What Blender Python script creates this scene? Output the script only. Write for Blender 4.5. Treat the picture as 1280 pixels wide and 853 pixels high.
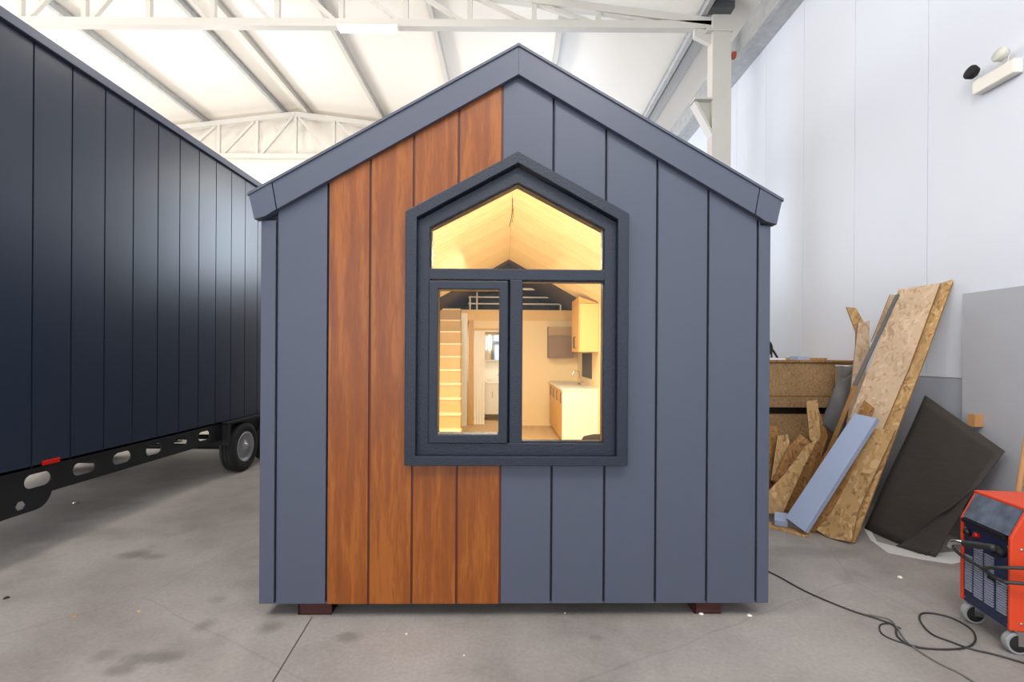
import bpy, bmesh, math, random
from mathutils import Vector, Matrix
random.seed(7)
C = bpy.context.scene.collection
for o in list(bpy.data.objects): bpy.data.objects.remove(o)

# ------------------------------------------------------------------ camera, world, lights, exposure
CAM_H = 1.57; FPX = 605.0; U0, V0 = 640.0, 443.0; ROLL = math.radians(.35)
cd = bpy.data.cameras.new('camera'); cam = bpy.data.objects.new('camera', cd); C.objects.link(cam)
cd.sensor_width = 36; cd.lens = 36*FPX/1280; cd.shift_y = (V0-426.5)/1280; cd.clip_start = .05; cd.clip_end = 200
cam.matrix_world = Matrix.Translation((0, 0, CAM_H)) @ Matrix.Rotation(-ROLL, 4, 'Y') @ Matrix.Rotation(math.pi/2, 4, 'X')
bpy.context.scene.camera = cam
sc = bpy.context.scene
sc.view_settings.view_transform = 'Standard'; sc.view_settings.look = 'None'
sc.view_settings.gamma = 1; sc.view_settings.use_curve_mapping = False
sc.view_settings.exposure = 0.25
w = bpy.data.worlds.new('world'); sc.world = w; w.use_nodes = True
w.node_tree.nodes['Background'].inputs[0].default_value = (.80, .88, 1, 1)
w.node_tree.nodes['Background'].inputs[1].default_value = 1.0

def area(name, loc, rot, sx, sy, power, col=(1, 1, 1)):
    l = bpy.data.lights.new(name, 'AREA'); l.shape = 'RECTANGLE'; l.size = sx; l.size_y = sy
    l.energy = power; l.color = col
    o = bpy.data.objects.new(name, l); C.objects.link(o); o.location = loc; o.rotation_euler = rot
    return o
R = math.radians
# daylight through the open hall door behind the photographer
area('door_daylight', (-1.0, -6.4, 2.6), (R(90), 0, 0), 9, 4.6, 155, (.90, .95, 1))
# added overhead fill behind the camera; the roof has no opening there
area('roof_fill_near', (-.5, -1.8, 6.9), (0, 0, 0), 8, 2.0, 300, (1, .98, .95))
# the point lights further down are added fill for ceiling and hall
# daylight through the side door of the hall, far left
area('side_door_daylight', (-15.2, 5.0, 1.8), (R(90), 0, R(-90)), 12, 3.4, 1500, (1, .98, .95))
# added blue light, unseen behind the house, for a highlight on the far panels
area('gable_highlight_light', (.55, 13.22, 4.7), (R(-90), 0, 0), 1.7, 2.2, 130, (.72, .84, 1))
def lamp(name, loc, power, r=.35, col=(1, .97, .93)):
    l = bpy.data.lights.new(name, 'POINT'); l.energy = power; l.shadow_soft_size = r; l.color = col
    o = bpy.data.objects.new(name, l); C.objects.link(o); o.location = loc
for k, (x, y, z, p) in enumerate([(-2.4, 5.6, 5.4, 150), (-7.5, 5.4, 5.4, 160), (-3.0, .8, 5.6, 420), (1.0, .2, 5.4, 260), (-9, .5, 5.6, 420), (-.6, 10.3, 5.2, 90), (-6.0, 10.3, 5.4, 230)]):
    lamp('hall_fill_light', (x, y, z), p*.48)  # added unseen fill lights, no lamps hang at these points

# ------------------------------------------------------------------ measuring helpers
RA = Vector((math.cos(ROLL), 0, math.sin(ROLL))); UA = Vector((-math.sin(ROLL), 0, math.cos(ROLL)))
def ray(u, v): return RA*((u-U0)/FPX) + Vector((0, 1, 0)) + UA*(-(v-V0)/FPX)
def at(u, v, Y): return Vector((0, 0, CAM_H)) + ray(u, v)*Y
def on_floor(u, v, z=0.0):
    d = ray(u, v); return Vector((0, 0, CAM_H)) + d*((z-CAM_H)/d.z)
def lin(c):
    return tuple([(x/255/12.92 if x/255 <= .04045 else ((x/255+.055)/1.055)**2.4) for x in c]) + (1,)

# ------------------------------------------------------------------ materials
MATS = {}
def mat(name, rgb, rough=.5, metal=0, bump=0, bscale=200, var=0, vscale=3, spec=.5, stretch=(1, 1, 1)):
    m = bpy.data.materials.new(name); m.use_nodes = True; nt = m.node_tree; b = nt.nodes['Principled BSDF']
    b.inputs['Roughness'].default_value = rough; b.inputs['Metallic'].default_value = metal
    b.inputs['Specular IOR Level'].default_value = spec
    b.inputs['Base Color'].default_value = lin(rgb)
    tc = nt.nodes.new('ShaderNodeTexCoord'); mp = nt.nodes.new('ShaderNodeMapping'); mp.inputs['Scale'].default_value = stretch
    nt.links.new(tc.outputs['Object'], mp.inputs[0])
    n = nt.nodes.new('ShaderNodeTexNoise'); n.inputs['Scale'].default_value = vscale; n.inputs['Detail'].default_value = 6
    nt.links.new(mp.outputs[0], n.inputs[0])
    r = nt.nodes.new('ShaderNodeMapRange'); r.inputs[1].default_value = .3; r.inputs[2].default_value = .7
    r.inputs[3].default_value = 1-var; r.inputs[4].default_value = 1+var
    nt.links.new(n.outputs[0], r.inputs[0])
    mx = nt.nodes.new('ShaderNodeVectorMath'); mx.operation = 'SCALE'; mx.inputs[0].default_value = lin(rgb)[:3]
    nt.links.new(r.outputs[0], mx.inputs['Scale']); nt.links.new(mx.outputs[0], b.inputs['Base Color'])
    if bump:
        n2 = nt.nodes.new('ShaderNodeTexNoise'); n2.inputs['Scale'].default_value = bscale; n2.inputs['Detail'].default_value = 3
        nt.links.new(mp.outputs[0], n2.inputs[0])
        bp = nt.nodes.new('ShaderNodeBump'); bp.inputs['Strength'].default_value = bump; bp.inputs['Distance'].default_value = .005
        nt.links.new(n2.outputs[0], bp.inputs['Height']); nt.links.new(bp.outputs[0], b.inputs['Normal'])
    MATS[name] = m; return m

def ramp(nt, stops):
    r = nt.nodes.new('ShaderNodeValToRGB'); e = r.color_ramp.elements
    while len(e) < len(stops): e.new(.5)
    for i, (p, c) in enumerate(stops): e[i].position = p; e[i].color = lin(c)
    return r

def concrete():
    m = mat('concrete', (150, 144, 139), .62, bump=.15, bscale=60); nt = m.node_tree; b = nt.nodes['Principled BSDF']
    tc = nt.nodes.new('ShaderNodeTexCoord'); L = nt.links.new
    n1 = nt.nodes.new('ShaderNodeTexNoise'); n1.inputs['Scale'].default_value = .8; n1.inputs['Detail'].default_value = 9; n1.inputs['Roughness'].default_value = .62
    L(tc.outputs['Object'], n1.inputs[0])
    r1 = ramp(nt, [(.30, (124, 118, 113)), (.5, (146, 140, 136)), (.72, (164, 158, 154))]); L(n1.outputs[0], r1.inputs[0])
    # dark oily stains
    n2 = nt.nodes.new('ShaderNodeTexNoise'); n2.inputs['Scale'].default_value = 2.3; n2.inputs['Detail'].default_value = 4
    L(tc.outputs['Object'], n2.inputs[0])
    r2 = nt.nodes.new('ShaderNodeMapRange'); r2.inputs[1].default_value = .56; r2.inputs[2].default_value = .70; r2.inputs[3].default_value = 0; r2.inputs[4].default_value = .35
    L(n2.outputs[0], r2.inputs[0])
    mx = nt.nodes.new('ShaderNodeMix'); mx.data_type = 'RGBA'; L(r2.outputs[0], mx.inputs[0]); L(r1.outputs[0], mx.inputs[6]); mx.inputs[7].default_value = lin((105, 100, 97))
    # fine speckle
    n3 = nt.nodes.new('ShaderNodeTexNoise'); n3.inputs['Scale'].default_value = 45; n3.inputs['Detail'].default_value = 5
    L(tc.outputs['Object'], n3.inputs[0])
    r3 = nt.nodes.new('ShaderNodeMapRange'); r3.inputs[1].default_value = .3; r3.inputs[2].default_value = .7; r3.inputs[3].default_value = .9; r3.inputs[4].default_value = 1.08
    L(n3.outputs[0], r3.inputs[0])
    # hairline cracks
    v = nt.nodes.new('ShaderNodeTexVoronoi'); v.feature = 'DISTANCE_TO_EDGE'; v.inputs['Scale'].default_value = .33
    n4 = nt.nodes.new('ShaderNodeTexNoise'); n4.inputs['Scale'].default_value = 1.5; n4.inputs['Detail'].default_value = 6; L(tc.outputs['Object'], n4.inputs[0])
    va = nt.nodes.new('ShaderNodeMixRGB'); va.inputs[0].default_value = .12; L(tc.outputs['Object'], va.inputs[1]); L(n4.outputs[1], va.inputs[2]); L(va.outputs[0], v.inputs[0])
    r4 = nt.nodes.new('ShaderNodeMapRange'); r4.inputs[1].default_value = .0; r4.inputs[2].default_value = .0022; r4.inputs[3].default_value = .84; r4.inputs[4].default_value = 1
    L(v.outputs[0], r4.inputs[0])
    mm = nt.nodes.new('ShaderNodeMath'); mm.operation = 'MULTIPLY'; L(r3.outputs[0], mm.inputs[0]); L(r4.outputs[0], mm.inputs[1])
    sc_ = nt.nodes.new('ShaderNodeVectorMath'); sc_.operation = 'SCALE'; L(mx.outputs[2], sc_.inputs[0]); L(mm.outputs[0], sc_.inputs['Scale'])
    # round oil stains
    geo = nt.nodes.new('ShaderNodeNewGeometry'); last = sc_.outputs[0]
    nz = nt.nodes.new('ShaderNodeTexNoise'); nz.inputs['Scale'].default_value = 7; nz.inputs['Detail'].default_value = 5; L(geo.outputs['Position'], nz.inputs[0])
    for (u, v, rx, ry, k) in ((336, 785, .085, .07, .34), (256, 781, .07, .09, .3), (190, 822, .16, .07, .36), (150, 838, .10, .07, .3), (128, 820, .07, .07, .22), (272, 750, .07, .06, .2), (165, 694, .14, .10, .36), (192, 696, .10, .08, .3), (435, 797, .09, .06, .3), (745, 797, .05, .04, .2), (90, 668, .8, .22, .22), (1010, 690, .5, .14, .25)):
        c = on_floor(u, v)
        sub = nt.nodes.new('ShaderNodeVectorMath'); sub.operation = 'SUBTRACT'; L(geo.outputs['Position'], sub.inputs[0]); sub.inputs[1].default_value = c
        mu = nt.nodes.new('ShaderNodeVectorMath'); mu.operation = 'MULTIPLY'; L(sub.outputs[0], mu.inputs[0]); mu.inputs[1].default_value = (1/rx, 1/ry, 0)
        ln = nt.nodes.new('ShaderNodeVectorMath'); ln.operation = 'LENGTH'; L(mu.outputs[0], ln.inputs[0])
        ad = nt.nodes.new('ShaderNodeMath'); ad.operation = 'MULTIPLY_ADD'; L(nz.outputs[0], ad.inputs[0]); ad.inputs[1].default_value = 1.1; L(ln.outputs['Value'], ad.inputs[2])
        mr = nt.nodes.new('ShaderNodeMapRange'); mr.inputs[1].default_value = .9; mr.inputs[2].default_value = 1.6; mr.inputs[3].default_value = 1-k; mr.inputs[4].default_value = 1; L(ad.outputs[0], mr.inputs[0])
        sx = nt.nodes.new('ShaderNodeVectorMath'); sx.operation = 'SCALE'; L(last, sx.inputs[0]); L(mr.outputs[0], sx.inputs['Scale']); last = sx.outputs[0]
    L(last, b.inputs['Base Color'])
    return m

def osb(name, dark, mid, light, scale=14):
    m = mat(name, mid, .75, bump=.3, bscale=90); nt = m.node_tree; b = nt.nodes['Principled BSDF']; L = nt.links.new
    tc = nt.nodes.new('ShaderNodeTexCoord')
    n0 = nt.nodes.new('ShaderNodeTexNoise'); n0.inputs['Scale'].default_value = 6; L(tc.outputs['Object'], n0.inputs[0])
    wv = nt.nodes.new('ShaderNodeMixRGB'); wv.inputs[0].default_value = .15; L(tc.outputs['Object'], wv.inputs[1]); L(n0.outputs[1], wv.inputs[2])
    mp = nt.nodes.new('ShaderNodeMapping'); mp.inputs['Scale'].default_value = (scale*3.6, scale*3.6, scale*1.7); mp.inputs['Rotation'].default_value = (.3, .5, .2)
    L(wv.outputs[0], mp.inputs[0])
    v = nt.nodes.new('ShaderNodeTexVoronoi'); v.inputs['Scale'].default_value = 1.0; L(mp.outputs[0], v.inputs[0])
    sep = nt.nodes.new('ShaderNodeSeparateColor'); L(v.outputs['Color'], sep.inputs[0])
    r = ramp(nt, [(0, dark), (.25, mid), (.75, mid), (1, light)]); L(sep.outputs[0], r.inputs[0])
    n1 = nt.nodes.new('ShaderNodeTexNoise'); n1.inputs['Scale'].default_value = 3; n1.inputs['Detail'].default_value = 5; L(tc.outputs['Object'], n1.inputs[0])
    mr = nt.nodes.new('ShaderNodeMapRange'); mr.inputs[1].default_value = .3; mr.inputs[2].default_value = .7; mr.inputs[3].default_value = .82; mr.inputs[4].default_value = 1.12
    L(n1.outputs[0], mr.inputs[0])
    s = nt.nodes.new('ShaderNodeVectorMath'); s.operation = 'SCALE'; L(r.outputs[0], s.inputs[0]); L(mr.outputs[0], s.inputs['Scale'])
    L(s.outputs[0], b.inputs['Base Color'])
    return m

def woodlam(name, dark, mid, light, rough=.35, warp=.35):
    # laminated golden oak foil: long vertical figure with cathedral arches
    m = mat(name, mid, rough); nt = m.node_tree; b = nt.nodes['Principled BSDF']; L = nt.links.new
    tc = nt.nodes.new('ShaderNodeTexCoord')
    mp = nt.nodes.new('ShaderNodeMapping'); mp.inputs['Scale'].default_value = (11, 11, 1.1); L(tc.outputs['Object'], mp.inputs[0])
    n = nt.nodes.new('ShaderNodeTexNoise'); n.inputs['Scale'].default_value = 1.1; n.inputs['Detail'].default_value = 5; n.inputs['Distortion'].default_value = .6; L(mp.outputs[0], n.inputs[0])
    wv = nt.nodes.new('ShaderNodeTexWave'); wv.bands_direction = 'X'; wv.inputs['Scale'].default_value = .35; wv.inputs['Distortion'].default_value = 9; wv.inputs['Detail'].default_value = 4; wv.inputs['Detail Scale'].default_value = 1.3
    L(mp.outputs[0], wv.inputs[0])
    n2 = nt.nodes.new('ShaderNodeTexNoise'); n2.inputs['Scale'].default_value = 5; n2.inputs['Detail'].default_value = 8; n2.inputs['Distortion'].default_value = 1.2; L(mp.outputs[0], n2.inputs[0])
    a = nt.nodes.new('ShaderNodeMath'); a.operation = 'MULTIPLY_ADD'; L(wv.outputs[1], a.inputs[0]); a.inputs[1].default_value = warp; L(n.outputs[0], a.inputs[2])
    a2 = nt.nodes.new('ShaderNodeMath'); a2.operation = 'MULTIPLY_ADD'; L(n2.outputs[0], a2.inputs[0]); a2.inputs[1].default_value = .6; L(a.outputs[0], a2.inputs[2])
    r = ramp(nt, [(.60, dark), (.86, mid), (1.0, light)]); L(a2.outputs[0], r.inputs[0]); L(r.outputs[0], b.inputs['Base Color'])
    return m

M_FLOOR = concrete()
M_HWALL = mat('hall_wall_panel', (222, 227, 237), .45, var=.015, vscale=.6)
M_PLINTH = mat('plinth_grey', (168, 172, 182), .7, var=.06, vscale=4)
M_CEIL = mat('ceiling_panel', (236, 230, 221), .5, bump=.25, bscale=7, stretch=(1, 6, 1))
M_STEEL = mat('white_painted_steel', (206, 202, 194), .5, var=.02)
M_GALV = mat('galvanised_steel', (186, 187, 187), .42, metal=.3, var=.12, vscale=9)
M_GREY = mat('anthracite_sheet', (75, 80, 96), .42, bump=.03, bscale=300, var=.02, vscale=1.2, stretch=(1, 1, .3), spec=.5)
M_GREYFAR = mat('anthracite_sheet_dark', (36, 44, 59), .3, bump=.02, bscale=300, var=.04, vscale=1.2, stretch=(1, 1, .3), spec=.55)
M_GROOVE = mat('groove_dark', (34, 36, 46), .6)
M_OAK = woodlam('golden_oak_foil', (118, 59, 14), (134, 70, 17), (150, 84, 26), warp=.10)
M_OAKGRV = mat('oak_groove', (84, 36, 14), .5)
M_FRAME = mat('anthracite_foil_frame', (23, 32, 48), .38, bump=.5, bscale=110, stretch=(1, 1, 1), var=.12, vscale=60)
M_BLACK = mat('black_steel', (14, 15, 18), .5)
M_RUBBER = mat('rubber', (22, 22, 23), .8, bump=.2, bscale=80)
M_RIM = mat('wheel_rim_silver', (160, 162, 166), .35, metal=.6)
M_RED = mat('red_reflector', (190, 22, 10), .3)
M_RUST = mat('red_oxide_steel', (70, 30, 24), .7, var=.2, vscale=20)
M_PINE = mat('pine_board', (232, 214, 174), .5, var=.09, vscale=3, stretch=(.4, 7, .4))
M_IWALL = mat('interior_cream_panel', (238, 216, 172), .55)
M_YWOOD = mat('light_maple', (226, 190, 124), .45, var=.05, vscale=4, stretch=(1, 1, 8))
M_YDOOR = mat('honey_maple_front', (206, 160, 88), .4, var=.05, vscale=5, stretch=(5, 5, 1))
M_WHITE = mat('white_board', (240, 236, 226), .4)
M_DBROWN = mat('dark_board_and_loft_shade', (36, 20, 15), .6, var=.2, vscale=6)  # dark board brown, also paints the unlit loft dark
M_HOOD = mat('grey_oak', (132, 108, 84), .5, var=.22, vscale=5, stretch=(1, 1, 9))
M_CHROME = mat('chrome', (205, 205, 205), .14, metal=1)
M_OSB = osb('osb_chips', (142, 104, 60), (184, 146, 96), (206, 174, 126))
M_OSBPALE = osb('osb_chips_pale', (176, 146, 112), (200, 172, 142), (212, 188, 162))
M_OSBDK = osb('osb_chips_dark', (112, 74, 34), (158, 112, 60), (182, 138, 84))
M_CHIP = osb('chipboard', (130, 98, 62), (160, 126, 86), (178, 146, 106), 40)
M_OSBEDGE = mat('osb_edge', (150, 110, 62), .8, var=.15, vscale=30)
M_FOAM = mat('blue_foam', (160, 173, 200), .8, bump=.05, bscale=300, var=.02)
M_PVC = mat('grey_sheet', (178, 180, 186), .5, var=.03, vscale=2)
M_MEMB = mat('dark_felt_sheet', (58, 52, 47), .75, bump=.5, bscale=18, var=.1, vscale=9, stretch=(1, 1, 6))
M_DGREY = mat('dark_grey_sheet', (92, 90, 90), .5, var=.1, vscale=6)
M_FILM = mat('crumpled_film', (214, 212, 210), .4, bump=1, bscale=25)
M_ORANGE = mat('orange_enamel', (212, 66, 28), .42, var=.06, vscale=6)
M_NAVY = mat('navy_panel', (32, 42, 74), .5, var=.25, vscale=14)
M_DUSTY = mat('dusty_control_panel', (84, 92, 108), .6, var=.55, vscale=11)
M_VENT = mat('vent_slats', (150, 154, 172), .5)
M_CASTOR = mat('castor_grey', (150, 150, 150), .6)
M_WOOD = mat('handle_wood', (190, 140, 90), .6, var=.1, vscale=6, stretch=(6, 6, 1))
M_CABLE = mat('cable_black', (46, 44, 44), .55)
M_CABLEG = mat('cable_grey', (110, 106, 102), .55)
M_LENS = mat('lamp_lens', (214, 214, 200), .2)
M_MIRROR = mat('mirror_glass', (190, 190, 190), .05, metal=1)
M_ORED = mat('red_brown_box', (158, 66, 46), .5)
M_TUBE = bpy.data.materials.new('lit_tube'); M_TUBE.use_nodes = True
_b = M_TUBE.node_tree.nodes['Principled BSDF']; _b.inputs['Emission Color'].default_value = (1, .99, .96, 1); _b.inputs['Emission Strength'].default_value = 4
def glassmat():
    m = bpy.data.materials.new('clear_glass'); m.use_nodes = True; nt = m.node_tree; nt.nodes.clear()
    o = nt.nodes.new('ShaderNodeOutputMaterial'); t = nt.nodes.new('ShaderNodeBsdfTransparent'); g = nt.nodes.new('ShaderNodeBsdfGlossy')
    g.inputs['Roughness'].default_value = .02; fr = nt.nodes.new('ShaderNodeFresnel'); fr.inputs[0].default_value = 1.22
    t.inputs[0].default_value = (.97, .98, .975, 1)
    mx = nt.nodes.new('ShaderNodeMixShader'); nt.links.new(fr.outputs[0], mx.inputs[0]); nt.links.new(t.outputs[0], mx.inputs[1]); nt.links.new(g.outputs[0], mx.inputs[2])
    nt.links.new(mx.outputs[0], o.inputs[0]); return m
M_GLASS = glassmat()

# ------------------------------------------------------------------ mesh helpers
def B(): return bmesh.new()
def box(bm, x0, x1, y0, y1, z0, z1, M=None):
    vs = [Vector((x, y, z)) for z in (z0, z1) for y in (y0, y1) for x in (x0, x1)]
    if M: vs = [M @ v for v in vs]
    v = [bm.verts.new(p) for p in vs]
    for f in ((0, 2, 3, 1), (4, 5, 7, 6), (0, 1, 5, 4), (2, 6, 7, 3), (0, 4, 6, 2), (1, 3, 7, 5)): bm.faces.new([v[i] for i in f])
    return v
def loft(bm, a, b):
    """closed prism between two matching outlines"""
    va = [bm.verts.new(p) for p in a]; vb = [bm.verts.new(p) for p in b]; n = len(a)
    bm.faces.new(va); bm.faces.new(vb[::-1])
    for i in range(n): bm.faces.new((va[i], vb[i], vb[(i+1) % n], va[(i+1) % n]))
def prism_xz(bm, pts, y0, y1): loft(bm, [Vector((x, y0, z)) for x, z in pts], [Vector((x, y1, z)) for x, z in pts])
def prism_yz(bm, pts, x0, x1): loft(bm, [Vector((x0, y, z)) for y, z in pts], [Vector((x1, y, z)) for y, z in pts])
def prism_xy(bm, pts, z0, z1): loft(bm, [Vector((x, y, z0)) for x, y in pts], [Vector((x, y, z1)) for x, y in pts])
def bar(bm, a, b, wd, ht=None, up=Vector((0, 1, 0))):
    a = Vector(a); b = Vector(b); ht = ht or wd; d = (b-a).normalized()
    if abs(d.dot(up)) > .95: up = Vector((1, 0, 0))
    s = d.cross(up).normalized()*wd/2; t = s.cross(d).normalized()*ht/2
    loft(bm, [a+s+t, a-s+t, a-s-t, a+s-t], [b+s+t, b-s+t, b-s-t, b+s-t])
def tube(bm, pts, r, seg=10, cap=True):
    pts = [Vector(p) for p in pts]; rings = []; n = len(pts); up = Vector((0, 0, 1))
    rr = r if isinstance(r, (list, tuple)) else [r]*n
    prev = None
    for i, p in enumerate(pts):
        d = (pts[min(i+1, n-1)]-pts[max(i-1, 0)]).normalized()
        if prev is None:
            s = d.cross(up); s = d.cross(Vector((1, 0, 0))) if s.length < .05 else s
        else: s = prev - d*prev.dot(d)
        s.normalize(); prev = s; t = d.cross(s)
        rings.append([bm.verts.new(p+(s*math.cos(k*2*math.pi/seg)+t*math.sin(k*2*math.pi/seg))*rr[i]) for k in range(seg)])
    for i in range(n-1):
        for k in range(seg):
            bm.faces.new((rings[i][k], rings[i][(k+1) % seg], rings[i+1][(k+1) % seg], rings[i+1][k]))
    if cap: bm.faces.new(rings[0][::-1]); bm.faces.new(rings[-1])
def spline(pts, sub=8):
    pts = [Vector(p) for p in pts]; out = []
    P = [pts[0]]+pts+[pts[-1]]
    for i in range(1, len(P)-2):
        for k in range(sub):
            t = k/sub; a, b, c, d = P[i-1:i+3]
            out.append(.5*((2*b)+(-a+c)*t+(2*a-5*b+4*c-d)*t*t+(-a+3*b-3*c+d)*t**3))
    return out+[pts[-1]]
def lathe(bm, prof, c, axis='Z', seg=28, ring=False):
    """prof: (radius, height) pairs turned about an axis through c"""
    c = Vector(c); rings = []
    ax = {'X': (Vector((0, 1, 0)), Vector((0, 0, 1)), Vector((1, 0, 0))), 'Y': (Vector((1, 0, 0)), Vector((0, 0, 1)), Vector((0, 1, 0))), 'Z': (Vector((1, 0, 0)), Vector((0, 1, 0)), Vector((0, 0, 1)))}
    a, b, n = ax[axis] if isinstance(axis, str) else axis
    for r, h in prof: rings.append([bm.verts.new(c+n*h+(a*math.cos(k*2*math.pi/seg)+b*math.sin(k*2*math.pi/seg))*max(r, 1e-4)) for k in range(seg)])
    for i in range(len(rings)-1):
        for k in range(seg): bm.faces.new((rings[i][k], rings[i][(k+1) % seg], rings[i+1][(k+1) % seg], rings[i+1][k]))
    if ring:
        for k in range(seg): bm.faces.new((rings[-1][k], rings[-1][(k+1) % seg], rings[0][(k+1) % seg], rings[0][k]))
    else: bm.faces.new(rings[0][::-1]); bm.faces.new(rings[-1])
def plate(outline, holes, thick, place):
    """flat plate with holes: 2-D filled curve turned into mesh; place maps (x, y, z) to space"""
    cu = bpy.data.curves.new('tmp', 'CURVE'); cu.dimensions = '2D'; cu.fill_mode = 'BOTH'; cu.extrude = thick/2
    for loop in [outline]+holes:
        s = cu.splines.new('POLY'); s.points.add(len(loop)-1); s.use_cyclic_u = True
        for i, p in enumerate(loop): s.points[i].co = (p[0], p[1], 0, 1)
    o = bpy.data.objects.new('tmp', cu); C.objects.link(o)
    me = bpy.data.meshes.new_from_object(o.evaluated_get(bpy.context.evaluated_depsgraph_get()))
    bm = B(); bm.from_mesh(me); bpy.data.objects.remove(o); bpy.data.curves.remove(cu); bpy.data.meshes.remove(me)
    bmesh.ops.remove_doubles(bm, verts=bm.verts, dist=1e-5)
    for v in bm.verts: v.co = place(*v.co)
    return bm
def WM(o):
    m = Matrix.LocRotScale(o.location, o.rotation_euler, o.scale)
    return WM(o.parent) @ m if o.parent else m
def obj(name, bm, material, parent=None, M=None, smooth=False, bevel=0):
    if M is not None: bm.transform(M)
    loc = Vector((0, 0, 0)); rot = None
    if parent: bm.transform(WM(parent).inverted())
    else:
        xs = [v.co for v in bm.verts]
        loc = Vector(((min(v.x for v in xs)+max(v.x for v in xs))/2, (min(v.y for v in xs)+max(v.y for v in xs))/2, min(v.z for v in xs)))
        bmesh.ops.translate(bm, verts=bm.verts, vec=-loc)
    bmesh.ops.recalc_face_normals(bm, faces=bm.faces)
    if smooth:
        for f in bm.faces: f.smooth = True
    me = bpy.data.meshes.new(name); bm.to_mesh(me); bm.free()
    for m in (material if isinstance(material, (list, tuple)) else [material]): me.materials.append(m)
    o = bpy.data.objects.new(name, me); C.objects.link(o); o.parent = parent; o.location = loc
    if bevel:
        b = o.modifiers.new('bevel', 'BEVEL'); b.width = bevel; b.segments = 2; b.limit_method = 'ANGLE'
    if smooth and len(me.polygons) > 8:
        pass
    return o
def tag(o, label, cat, group=None, kind=None):
    if label: o['label'] = label
    if cat: o['category'] = cat
    if group: o['group'] = group
    if kind: o['kind'] = kind
    return o
def thing(name, label, cat, loc, rz=0, group=None):
    o = bpy.data.objects.new(name, None); C.objects.link(o); o.location = loc; o.rotation_euler = (0, 0, rz); o.empty_display_size = .1
    return tag(o, label, cat, group)
def struct(name, bm, m, **k):
    o = obj(name, bm, m, **k); o['kind'] = 'structure'; return o

# ------------------------------------------------------------------ the hall
WX, LX, BY, FY = 3.92, -15.5, 13.3, -7.0
RZ, RX, SL = 8.17, -5.8, .12                          # hall ridge height and position, roof slope
def roofz(x): return RZ - SL*abs(x-RX)
b = B(); box(b, LX-.3, WX+.3, FY-6, BY+.3, -.2, 0); struct('floor', b, M_FLOOR)
b = B()
for k in range(-11, 9):                               # sandwich panels, .98 m covers with a fine joint
    y0 = 4.58+.98*k; y1 = y0+.974
    if y1 > BY: y1 = BY
    box(b, WX, WX+.12, y0, y1, 1.38, roofz(WX)+.05)
box(b, WX+.006, WX+.14, FY, BY+.2, 1.38, roofz(WX)+.05)
struct('wall_right', b, M_HWALL)
b = B(); box(b, WX-.0, WX+.16, FY, BY, 0, 1.385); struct('baseboard_right', b, M_PLINTH)
b = B(); box(b, LX-.15, LX, FY, BY, 0, roofz(LX)); struct('wall_left', b, M_HWALL)
b = B(); prism_xz(b, [(LX-.1, 0), (WX+.1, 0), (WX+.1, roofz(WX)), (RX, RZ), (LX-.1, roofz(LX))], BY, BY+.15); struct('wall_back', b, mat('back_wall_cream', (236, 230, 220), .5))
b = B(); box(b, -.36, 1.46, BY-.045, BY-.002, 3.54, 3.6); box(b, -.36, 1.46, BY-.045, BY-.002, 5.8, 5.86); box(b, -.36, -.3, BY-.045, BY-.002, 3.6, 5.8); box(b, 1.4, 1.46, BY-.045, BY-.002, 3.6, 5.8); struct('added_window_1', b, M_STEEL)  # frame added round the unseen highlight light on the back wall
b = B()
for x0, x1 in ((LX-.2, RX), (RX, WX+.2)):
    n = 12; y = FY
    prism_xz(b, [(x0, roofz(x0)), (x1, roofz(x1)), (x1, roofz(x1)+.12), (x0, roofz(x0)+.12)], FY, BY+.2)
struct('ceiling', b, M_CEIL)
# floor joint (saw cut) in front of the house
b = B(); p = [on_floor(390, 772), on_floor(339, 856)]; bar(b, p[0]+Vector((0, 0, -.002)), p[1]+Vector((0, 0, -.002)), .007, .007, up=Vector((0, 0, 1)))
struct('trim_1', b, mat('joint_dark', (74, 70, 66), .9))

# purlins
pl = [(-8.27, 'purlin on the left roof slope, left of the ridge pair'), (-6.15, 'purlin just left of the hall ridge'), (-5.5, 'purlin just right of the hall ridge'),
      (-3.46, 'purlin crossing behind the lit tube lamp'), (-1.45, 'purlin above the left half of the house gable'), (.8, 'purlin above the right of the house peak'), (3.0, 'purlin nearest the white column and right wall')]
for x, l in pl:
    b = B(); z = roofz(x)-.012
    box(b, x-.04, x+.04, FY+.2, BY-.02, z-.16, z-.15); box(b, x-.005, x+.005, FY+.2, BY-.02, z-.155, z); box(b, x-.04, x+.04, FY+.2, BY-.02, z-.01, z+.0)
    tag(obj('roof_purlin', b, M_GALV if x in (3.0, -6.15, -8.27) else M_STEEL), 'long white-grey steel '+l, 'roof beam', 'purlins under the hall ceiling')
# corrugated translucent strip beside the right purlin
b = B(); x0, x1 = 3.14, 3.32
prism_xz(b, [(x0, roofz(x0)-.03), (x1, roofz(x1)-.03), (x1, roofz(x1)-.01), (x0, roofz(x0)-.01)], FY+.3, BY-.05)
tag(obj('cable_tray', b, mat('tray_pale', (205, 206, 202), .5)), 'grey metal tray strip under the roof edge beside the white column', 'cable tray')

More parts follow.
